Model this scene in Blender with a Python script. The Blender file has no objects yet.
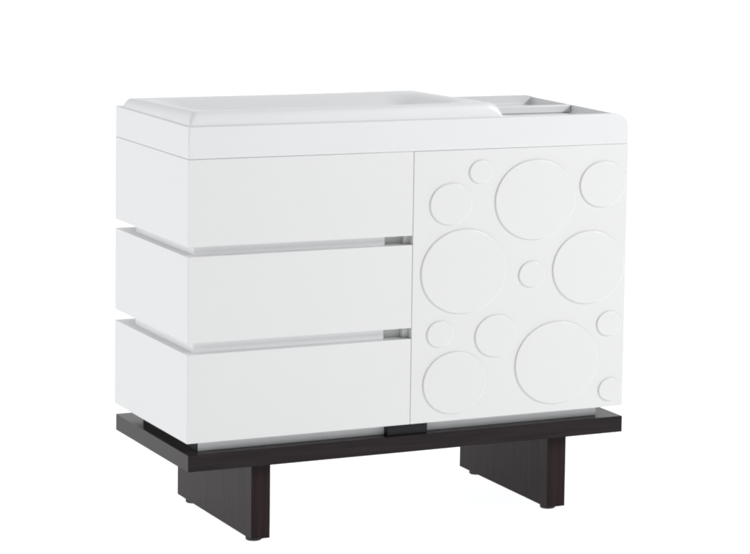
import bpy, bmesh, math
from mathutils import Vector, Matrix

S = bpy.context.scene
COL = S.collection
OZ = 0.0536                       # everything measured from the underside of the levelling feet

# ------------------------------------------------------------------ dimensions (metres)
W, D = 1.12, 0.50                 # width and depth of the white body
DV = 0.5506                       # seam between drawers and door
Z0, ZT = 0.20 + OZ, 0.8448 + OZ   # bottom and top of the body
TB, TT = 0.8451 + OZ, 0.9190 + OZ # changing tray, bottom and rim

# ------------------------------------------------------------------ materials
def new_mat(name):
    m = bpy.data.materials.new(name); m.use_nodes = True
    n = m.node_tree.nodes; l = m.node_tree.links
    return m, n, l, n['Principled BSDF']

def lacquer(name, col, rough=0.3, bump=0.02, coat=0.0):
    m, n, l, p = new_mat(name)
    tc = n.new('ShaderNodeTexCoord')
    no = n.new('ShaderNodeTexNoise'); no.inputs['Scale'].default_value = 6.0; no.inputs['Detail'].default_value = 4
    l.new(tc.outputs['Object'], no.inputs['Vector'])
    mx = n.new('ShaderNodeMix'); mx.data_type = 'RGBA'
    mx.inputs[6].default_value = (*[c * 0.985 for c in col], 1)
    mx.inputs[7].default_value = (*[min(1, c * 1.015) for c in col], 1)
    l.new(no.outputs['Fac'], mx.inputs[0]); l.new(mx.outputs[2], p.inputs['Base Color'])
    mr = n.new('ShaderNodeMapRange')
    mr.inputs['To Min'].default_value = rough * 0.85; mr.inputs['To Max'].default_value = rough * 1.15
    l.new(no.outputs['Fac'], mr.inputs['Value']); l.new(mr.outputs[0], p.inputs['Roughness'])
    fi = n.new('ShaderNodeTexNoise'); fi.inputs['Scale'].default_value = 90; fi.inputs['Detail'].default_value = 3
    l.new(tc.outputs['Object'], fi.inputs['Vector'])
    b = n.new('ShaderNodeBump'); b.inputs['Strength'].default_value = bump; b.inputs['Distance'].default_value = 0.002
    l.new(fi.outputs['Fac'], b.inputs['Height']); l.new(b.outputs['Normal'], p.inputs['Normal'])
    p.inputs['Specular IOR Level'].default_value = 0.4
    p.inputs['Coat Weight'].default_value = coat; p.inputs['Coat Roughness'].default_value = 0.15
    return m

def dark_wood(name, a, b_, stretch, rough, spec=0.5, coat=0.0, coat_rough=0.1):
    m, n, l, p = new_mat(name)
    tc = n.new('ShaderNodeTexCoord'); mp = n.new('ShaderNodeMapping')
    mp.inputs['Scale'].default_value = stretch
    l.new(tc.outputs['Object'], mp.inputs['Vector'])
    no = n.new('ShaderNodeTexNoise'); no.inputs['Scale'].default_value = 1.0; no.inputs['Detail'].default_value = 7
    no.inputs['Roughness'].default_value = 0.65; no.inputs['Distortion'].default_value = 0.4
    l.new(mp.outputs[0], no.inputs['Vector'])
    cr = n.new('ShaderNodeValToRGB'); e = cr.color_ramp.elements
    e[0].position = 0.32; e[0].color = (*a, 1); e[1].position = 0.7; e[1].color = (*b_, 1)
    l.new(no.outputs['Fac'], cr.inputs[0]); l.new(cr.outputs[0], p.inputs['Base Color'])
    bp = n.new('ShaderNodeBump'); bp.inputs['Strength'].default_value = 0.06; bp.inputs['Distance'].default_value = 0.001
    l.new(no.outputs['Fac'], bp.inputs['Height']); l.new(bp.outputs['Normal'], p.inputs['Normal'])
    p.inputs['Roughness'].default_value = rough
    p.inputs['Specular IOR Level'].default_value = spec
    p.inputs['Specular Tint'].default_value = (0.88, 0.94, 1.0, 1)
    p.inputs['Coat Weight'].default_value = coat; p.inputs['Coat Roughness'].default_value = coat_rough
    return m

M_WHITE = lacquer('white_lacquer', (0.685, 0.685, 0.686))
M_TRAY = lacquer('white_tray_plastic', (0.69, 0.694, 0.699), 0.38)
M_RECESS = lacquer('pale_grey_recess_paint', (0.84, 0.85, 0.86), 0.45)
M_VOID = lacquer('grey_inner_panel', (0.72, 0.73, 0.73), 0.6)
M_SLAB = dark_wood('espresso_wood_along', (0.016, 0.013, 0.014), (0.028, 0.021, 0.022), (5, 60, 90), 0.18, 0.08)
M_LEG = dark_wood('espresso_wood_upright', (0.015, 0.011, 0.012), (0.030, 0.019, 0.019), (80, 50, 4), 0.28, 0.05)
M_DARK = dark_wood('black_panel_and_void', (0.006, 0.007, 0.008), (0.012, 0.012, 0.014), (20, 20, 20), 0.5, 0.3)
M_FOOT = lacquer('black_rubber', (0.012, 0.012, 0.014), 0.5)

# ------------------------------------------------------------------ mesh helpers
def link(name, bm, mat, parent=None, loc=(0, 0, 0), smooth=False):
    bmesh.ops.recalc_face_normals(bm, faces=bm.faces)
    me = bpy.data.meshes.new(name); bm.to_mesh(me); bm.free()
    me.materials.append(mat)
    if smooth:
        for f in me.polygons: f.use_smooth = True
    o = bpy.data.objects.new(name, me); COL.objects.link(o)
    o.location = loc
    if parent: o.parent = parent
    return o

def prism(poly, h0, h1, axis='z', bm=None):
    """extrude a polygon along an axis; poly in the two other axes (xy, xz or yz)"""
    bm = bm or bmesh.new()
    def P(a, b, h):
        return {'z': (a, b, h), 'y': (a, h, b), 'x': (h, a, b)}[axis]
    lo = [bm.verts.new(P(a, b, h0)) for a, b in poly]
    hi = [bm.verts.new(P(a, b, h1)) for a, b in poly]
    n = len(poly)
    bm.faces.new(lo); bm.faces.new(hi)
    for i in range(n):
        bm.faces.new((lo[i], lo[(i + 1) % n], hi[(i + 1) % n], hi[i]))
    return bm

def box(x0, x1, y0, y1, z0, z1, bm=None):
    return prism([(x0, y0), (x1, y0), (x1, y1), (x0, y1)], z0, z1, 'z', bm)

def bevel(bm, w, seg=3, angle=40):
    bmesh.ops.recalc_face_normals(bm, faces=bm.faces)
    es = [e for e in bm.edges if len(e.link_faces) == 2 and e.calc_face_angle(0) > math.radians(angle)]
    bmesh.ops.bevel(bm, geom=es, offset=w, segments=seg, profile=0.5, affect='EDGES', clamp_overlap=True)
    return bm

def smooth_by_angle(o, deg=35):
    for f in o.data.polygons:
        f.use_smooth = max(abs(c) for c in f.normal) < 0.9999   # flat faces stay flat, eased edges shade round
    bm = bmesh.new(); bm.from_mesh(o.data)
    for e in bm.edges:
        if len(e.link_faces) == 2 and e.calc_face_angle(0) > math.radians(deg): e.smooth = False
    bm.to_mesh(o.data); bm.free()

def boolean_cut(o, cutters):
    for c in cutters:
        md = o.modifiers.new('cut', 'BOOLEAN'); md.operation = 'DIFFERENCE'; md.solver = 'EXACT'; md.object = c
    bpy.context.view_layer.update()
    dg = bpy.context.evaluated_depsgraph_get()
    me = bpy.data.meshes.new_from_object(o.evaluated_get(dg))
    o.modifiers.clear(); o.data = me
    for c in cutters: bpy.data.objects.remove(c)

def empty(name, loc, label, cat):
    o = bpy.data.objects.new(name, None); COL.objects.link(o); o.location = loc
    o.empty_display_size = 0.1; o['label'] = label; o['category'] = cat
    return o

# ------------------------------------------------------------------ the dresser
dresser = empty('dresser', (0, 0, 0),
                'white lacquered dresser with three drawers and a bubble-patterned door on a dark wood bench', 'dresser')

# drawers: one solid front and side each, wrapping round the left corner
BACK = 0.536
foot = [(0, 0), (DV - 0.0005, 0), (DV - 0.0005, 0.019), (BACK, 0.019), (BACK, D), (0, D)]
for z0, z1, lab in ((0.6475, 0.8448, None), (0.4292, 0.6256, None), (0.2000, 0.4034, None)):
    bm = prism(foot, z0 + OZ, z1 + OZ); bevel(bm, 0.0010, 3)
    smooth_by_angle(link('drawer', bm, M_WHITE, dresser))

# recessed core seen in the shadow gaps between the drawers (set back from front, side and back)
for z0, z1 in ((0.6256, 0.6475), (0.4034, 0.4292)):
    link('recess_panel', bevel(box(0.0205, 0.489, 0.022, 0.410, z0 + OZ, z1 + OZ), 0.0004, 1), M_RECESS, dresser)
    link('recess_back', box(0.489, BACK + 0.0008, 0.038, 0.060, z0 + OZ, z1 + OZ), M_VOID, dresser)

# door-side cabinet
bm = box(BACK + 0.001, W, 0.0212, D, Z0, ZT); bevel(bm, 0.0015, 2)
smooth_by_angle(link('cabinet_side', bm, M_WHITE, dresser))
bm = box(DV + 0.0005, W, 0, 0.020, Z0, ZT); bevel(bm, 0.0010, 3)
door = link('door', bm, M_WHITE, dresser); smooth_by_angle(door)

# raised discs on the door: x, z, radius across, radius up
DISCS = [(0.7241, 0.7913, .0305, .0277), (0.6470, 0.7175, .0541, .0493), (0.8691, 0.7191, .1065, .0965),
         (1.0514, 0.7489, .0620, .0559), (0.6832, 0.5560, .1109, .1008), (0.8632, 0.5396, .0345, .0315),
         (1.0172, 0.5478, .0975, .0890), (1.0767, 0.4062, .0335, .0302), (0.6239, 0.4102, .0341, .0311),
         (0.7714, 0.3964, .0561, .0507), (0.9354, 0.3201, .1120, .1008), (0.6637, 0.2910, .0818, .0743),
         (1.0829, 0.2433, .0310, .0280)]
DISC_T = 0.0034
for cx, cz, rx, rz in DISCS:
    bm = bmesh.new(); N = 128
    # profile: foot of the edge, straight flank, eased rim, flat face
    prof = [(1.0, 0.0, 0.0), (1.0, 0.0, -DISC_T * 0.45), (1.0, 0.0004, -DISC_T * 0.72), (1.0, 0.0011, -DISC_T * 0.92), (1.0, 0.0021, -DISC_T)]
    rings = []
    for k, inset, y in prof:
        rings.append([bm.verts.new((math.cos(2 * math.pi * i / N) * (rx - inset), y + (0.0006 if y == 0.0 else 0),
                                    math.sin(2 * math.pi * i / N) * (rz - inset))) for i in range(N)])
    for a, b in zip(rings, rings[1:]):
        for i in range(N):
            bm.faces.new((a[i], a[(i + 1) % N], b[(i + 1) % N], b[i]))
    bm.faces.new(rings[-1]); bm.faces.new(rings[0])
    d = link('raised_disc', bm, M_WHITE, door, (cx, 0, cz + OZ)); smooth_by_angle(d, 50)

# plinth between body and bench: two pale boxes with dark side and a black fill for the void between
SLT = 0.1735 + OZ
PZ0, PZ1 = SLT + 0.0005, Z0 - 0.0002
link('plinth_front', box(0.0385, 0.5035, 0.0340, 0.055, PZ0, PZ1), M_RECESS, dresser)
link('plinth_front', box(0.6044, 1.064, 0.0340, 0.055, PZ0, PZ1), M_RECESS, dresser)
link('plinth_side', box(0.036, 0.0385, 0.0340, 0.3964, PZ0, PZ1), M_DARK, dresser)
link('plinth_void_fill', bevel(box(0.4990, 0.6005, 0.0120, 0.0335, PZ0, PZ1), 0.0006, 1), M_DARK, dresser)  # solid black box standing in for the darkness of the open gap

# bench: slab, two panel legs, four levelling feet
bm = box(0.0036, 1.1209, 0.0003, 0.4996, 0.1341 + OZ, SLT); bevel(bm, 0.0010, 2)
smooth_by_angle(link('bench_top', bm, M_SLAB, dresser))
LB, LT = -0.0431 + OZ, 0.1340 + OZ
for x0, x1 in ((0.1660, 0.2120), (0.9300, 0.9795)):
    bm = box(0, x1 - x0, 0, 0.491, LB, LT); bevel(bm, 0.0012, 2)
    leg = link('leg', bm, M_LEG, dresser, (x0, 0.0253, 0)); smooth_by_angle(leg)
    for y in (0.042, 0.440):
        bm = bmesh.new(); N = 40; cx = (x1 - x0) / 2
        rings = []
        for r, z in ((0.0150, LB + 0.001), (0.0150, LB - 0.0030), (0.0190, LB - 0.0036), (0.0192, LB - 0.0085), (0.0175, 0.0)):
            rings.append([bm.verts.new((cx + r * math.cos(2 * math.pi * i / N), y + r * math.sin(2 * math.pi * i / N), z)) for i in range(N)])
        for a, b in zip(rings, rings[1:]):
            for i in range(N): bm.faces.new((a[i], a[(i + 1) % N], b[(i + 1) % N], b[i]))
        bm.faces.new(rings[0]); bm.faces.new(rings[-1])
        smooth_by_angle(link('levelling_foot', bm, M_FOOT, leg), 50)

# ------------------------------------------------------------------ the changing tray lying on the dresser
tray = empty('changing_tray', (0, 0, TB),
             'white moulded changing tray with raised pad rim and two bins, on the dresser', 'changing tray')
RC = 0.034
H = TT - TB
poly = [(0, 0), (W, 0)]
for i in range(17):
    a = math.pi / 2 * i / 16
    poly.append((W - RC + RC * math.cos(a), H - RC + RC * math.sin(a)))
poly.append((0, H))
bm = prism(poly, 0, D, 'y'); bevel(bm, 0.0022, 3, 60)
rim = link('tray_body', bm, M_TRAY, tray)
XB = 0.775
cut1 = link('cutter', bevel(box(XB + 0.030, W - 0.018, 0.016, D - 0.018, 0.050, H + 0.1), 0.006, 3), M_TRAY, tray)
cut2 = link('cutter', box(0.05, XB - 0.035, 0.05, D - 0.05, 0.020, H + 0.1), M_TRAY, tray)
bpy.context.view_layer.update()
boolean_cut(rim, [cut1, cut2])
smooth_by_angle(rim, 40)

bm = box(XB + 0.0305, W - 0.0185, 0.266, 0.280, 0.0505, H - 0.004); bevel(bm, 0.003, 3)
smooth_by_angle(link('bin_divider', bm, M_TRAY, tray))

# contoured cradle: high rounded rim round a shallow basin
def spaced(a, b, n, edge, m):
    """coordinates dense near both ends"""
    out = [a + edge * (i / m) ** 2 for i in range(m)]
    out += [a + edge + (b - a - 2 * edge) * i / n for i in range(n + 1)]
    out += [b - edge * (i / m) ** 2 for i in range(m - 1, -1, -1)]
    return out
CX0, CX1, CY0, CY1 = 0.0035, XB + 0.006, 0.0035, D - 0.036
xs = spaced(CX0, CX1, 90, 0.045, 16); ys = spaced(CY0, CY1, 46, 0.040, 16)
def rise(d, r):
    return 1.0 if d >= r else math.sqrt(max(0.0, 1 - (1 - max(d, 0) / r) ** 2))
def cradle_h(x, y):
    f = (y - CY0) / (CY1 - CY0)
    h = 0.0325 * (1 - f) + 0.0215 * f
    h *= 1 + 0.10 * max(0.0, min(1.0, (x - 0.45) / 0.3))
    g = rise(x - CX0, 0.018) * rise(CX1 - x, 0.042) * rise(y - CY0, 0.013) * rise(CY1 - y, 0.018)
    dm = [x - CX0 - 0.030, CX1 - x - 0.050, (y - CY0 - 0.028), (CY1 - y - 0.030)]
    def ss(t): t = max(0, min(1, t)); return t * t * (3 - 2 * t)
    basin = ss(dm[0] / 0.09) * ss(dm[1] / 0.09) * ss(dm[2] / 0.13) * ss(dm[3] / 0.13)
    return -0.001 + (h + 0.001) * g - 0.042 * basin
bm = bmesh.new()
G = [[bm.verts.new((x, y, H + cradle_h(x, y))) for y in ys] for x in xs]
for i in range(len(xs) - 1):
    for j in range(len(ys) - 1):
        bm.faces.new((G[i][j], G[i + 1][j], G[i + 1][j + 1], G[i][j + 1]))
def inset(v):
    return bm.verts.new((v.co.x, v.co.y, H - 0.006))
ring = [G[i][0] for i in range(len(xs))] + [G[-1][j] for j in range(1, len(ys))] + \
       [G[i][-1] for i in range(len(xs) - 2, -1, -1)] + [G[0][j] for j in range(len(ys) - 2, 0, -1)]
low = [inset(v) for v in ring]
for k in range(len(ring)):
    bm.faces.new((ring[k], ring[(k + 1) % len(ring)], low[(k + 1) % len(ring)], low[k]))
cradle = link('pad_cradle', bm, M_TRAY, tray); smooth_by_angle(cradle, 60)

# ------------------------------------------------------------------ setting: white floor given an added glow from below, washing out shadows
m, n, l, p = new_mat('glowing_floor_sheet')
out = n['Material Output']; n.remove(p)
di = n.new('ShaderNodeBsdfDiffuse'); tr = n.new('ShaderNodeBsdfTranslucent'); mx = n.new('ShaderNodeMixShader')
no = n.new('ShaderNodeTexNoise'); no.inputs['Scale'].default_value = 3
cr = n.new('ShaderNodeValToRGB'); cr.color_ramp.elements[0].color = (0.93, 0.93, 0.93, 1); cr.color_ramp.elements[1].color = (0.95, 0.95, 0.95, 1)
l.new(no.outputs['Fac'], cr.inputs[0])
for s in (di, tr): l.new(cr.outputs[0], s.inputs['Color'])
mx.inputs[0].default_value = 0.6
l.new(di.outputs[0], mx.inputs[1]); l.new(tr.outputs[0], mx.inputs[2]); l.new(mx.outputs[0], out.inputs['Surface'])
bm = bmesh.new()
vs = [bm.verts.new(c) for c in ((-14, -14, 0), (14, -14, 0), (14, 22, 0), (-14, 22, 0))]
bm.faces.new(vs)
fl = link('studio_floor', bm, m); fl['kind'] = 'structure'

# ------------------------------------------------------------------ light: white studio surround + softboxes
w = bpy.data.worlds.new('World'); S.world = w; w.use_nodes = True
n = w.node_tree.nodes; l = w.node_tree.links; bg = n['Background']
tc = n.new('ShaderNodeTexCoord'); sp = n.new('ShaderNodeSeparateXYZ'); l.new(tc.outputs['Generated'], sp.inputs[0])
# white sweep behind the furniture, unseen glow added under the floor, dimmer studio behind the camera
mf = n.new('ShaderNodeMapRange'); mf.interpolation_type = 'SMOOTHSTEP'
mf.inputs['From Min'].default_value = -0.75; mf.inputs['From Max'].default_value = 0.15
mf.inputs['To Min'].default_value = 0.32; mf.inputs['To Max'].default_value = 1.04
l.new(sp.outputs['Y'], mf.inputs['Value'])
md = n.new('ShaderNodeMapRange'); md.inputs['From Min'].default_value = -0.02; md.inputs['From Max'].default_value = -0.12
md.inputs['To Min'].default_value = 0.0; md.inputs['To Max'].default_value = 1.0
l.new(sp.outputs['Z'], md.inputs['Value'])
mm = n.new('ShaderNodeMix'); mm.data_type = 'FLOAT'
mz = n.new('ShaderNodeMapRange'); mz.interpolation_type = 'SMOOTHSTEP'
mz.inputs['From Min'].default_value = 0.2; mz.inputs['From Max'].default_value = 0.8
mz.inputs['To Min'].default_value = 1.0; mz.inputs['To Max'].default_value = 0.85
l.new(sp.outputs['Z'], mz.inputs['Value'])
mu = n.new('ShaderNodeMath'); mu.operation = 'MULTIPLY'; l.new(mf.outputs[0], mu.inputs[0]); l.new(mz.outputs[0], mu.inputs[1])
l.new(md.outputs[0], mm.inputs[0]); l.new(mu.outputs[0], mm.inputs[2]); mm.inputs[3].default_value = 1.72
l.new(mm.outputs[0], bg.inputs['Strength']); bg.inputs['Color'].default_value = (0.985, 0.992, 1.0, 1)

def area(name, loc, target, sx, sy, e, col=(1, 1, 1)):
    L = bpy.data.lights.new(name, 'AREA'); L.shape = 'RECTANGLE'; L.size = sx; L.size_y = sy; L.energy = e; L.color = col
    o = bpy.data.objects.new(name, L); COL.objects.link(o); o.location = loc
    o.rotation_euler = (Vector(target) - Vector(loc)).to_track_quat('-Z', 'Y').to_euler()
    return o
area('softbox_right', (4.2, -3.2, 3.3), (0.6, 0.1, 0.6), 1.0, 1.0, 175)
area('softbox_left', (-3.5, 0.2, 1.6), (0, 0.25, 0.6), 1.8, 1.8, 15, (0.93, 0.97, 1.0))

# ------------------------------------------------------------------ camera (solved from the photograph's edges)
cam = bpy.data.cameras.new('camera'); co = bpy.data.objects.new('camera', cam); COL.objects.link(co)
yaw, pit, rol = -0.5219146618, -0.1085997782, 0.0252535102
f = Vector((-math.sin(yaw) * math.cos(pit), math.cos(yaw) * math.cos(pit), math.sin(pit)))
r = Vector((math.cos(yaw), math.sin(yaw), 0)); u = r.cross(f)
r2 = r * math.cos(rol) + u * math.sin(rol); u2 = u * math.cos(rol) - r * math.sin(rol)
co.matrix_world = Matrix(((r2.x, u2.x, -f.x, -2.158307), (r2.y, u2.y, -f.y, -5.888112), (r2.z, u2.z, -f.z, 1.584726 + OZ), (0, 0, 0, 1)))
cam.sensor_fit = 'HORIZONTAL'; cam.sensor_width = 36; cam.lens = 2793.508 * 36 / 750
cam.shift_x = (375 - 667.0055) / 750; cam.shift_y = (142.64 - 277) / 750
cam.clip_start = 0.1; cam.clip_end = 200
S.camera = co

S.render.engine = 'CYCLES'
S.view_settings.view_transform = 'Standard'; S.view_settings.look = 'None'
S.view_settings.exposure = 0; S.view_settings.gamma = 1
S.cycles.max_bounces = 8
S.cycles.filter_width = 1.9
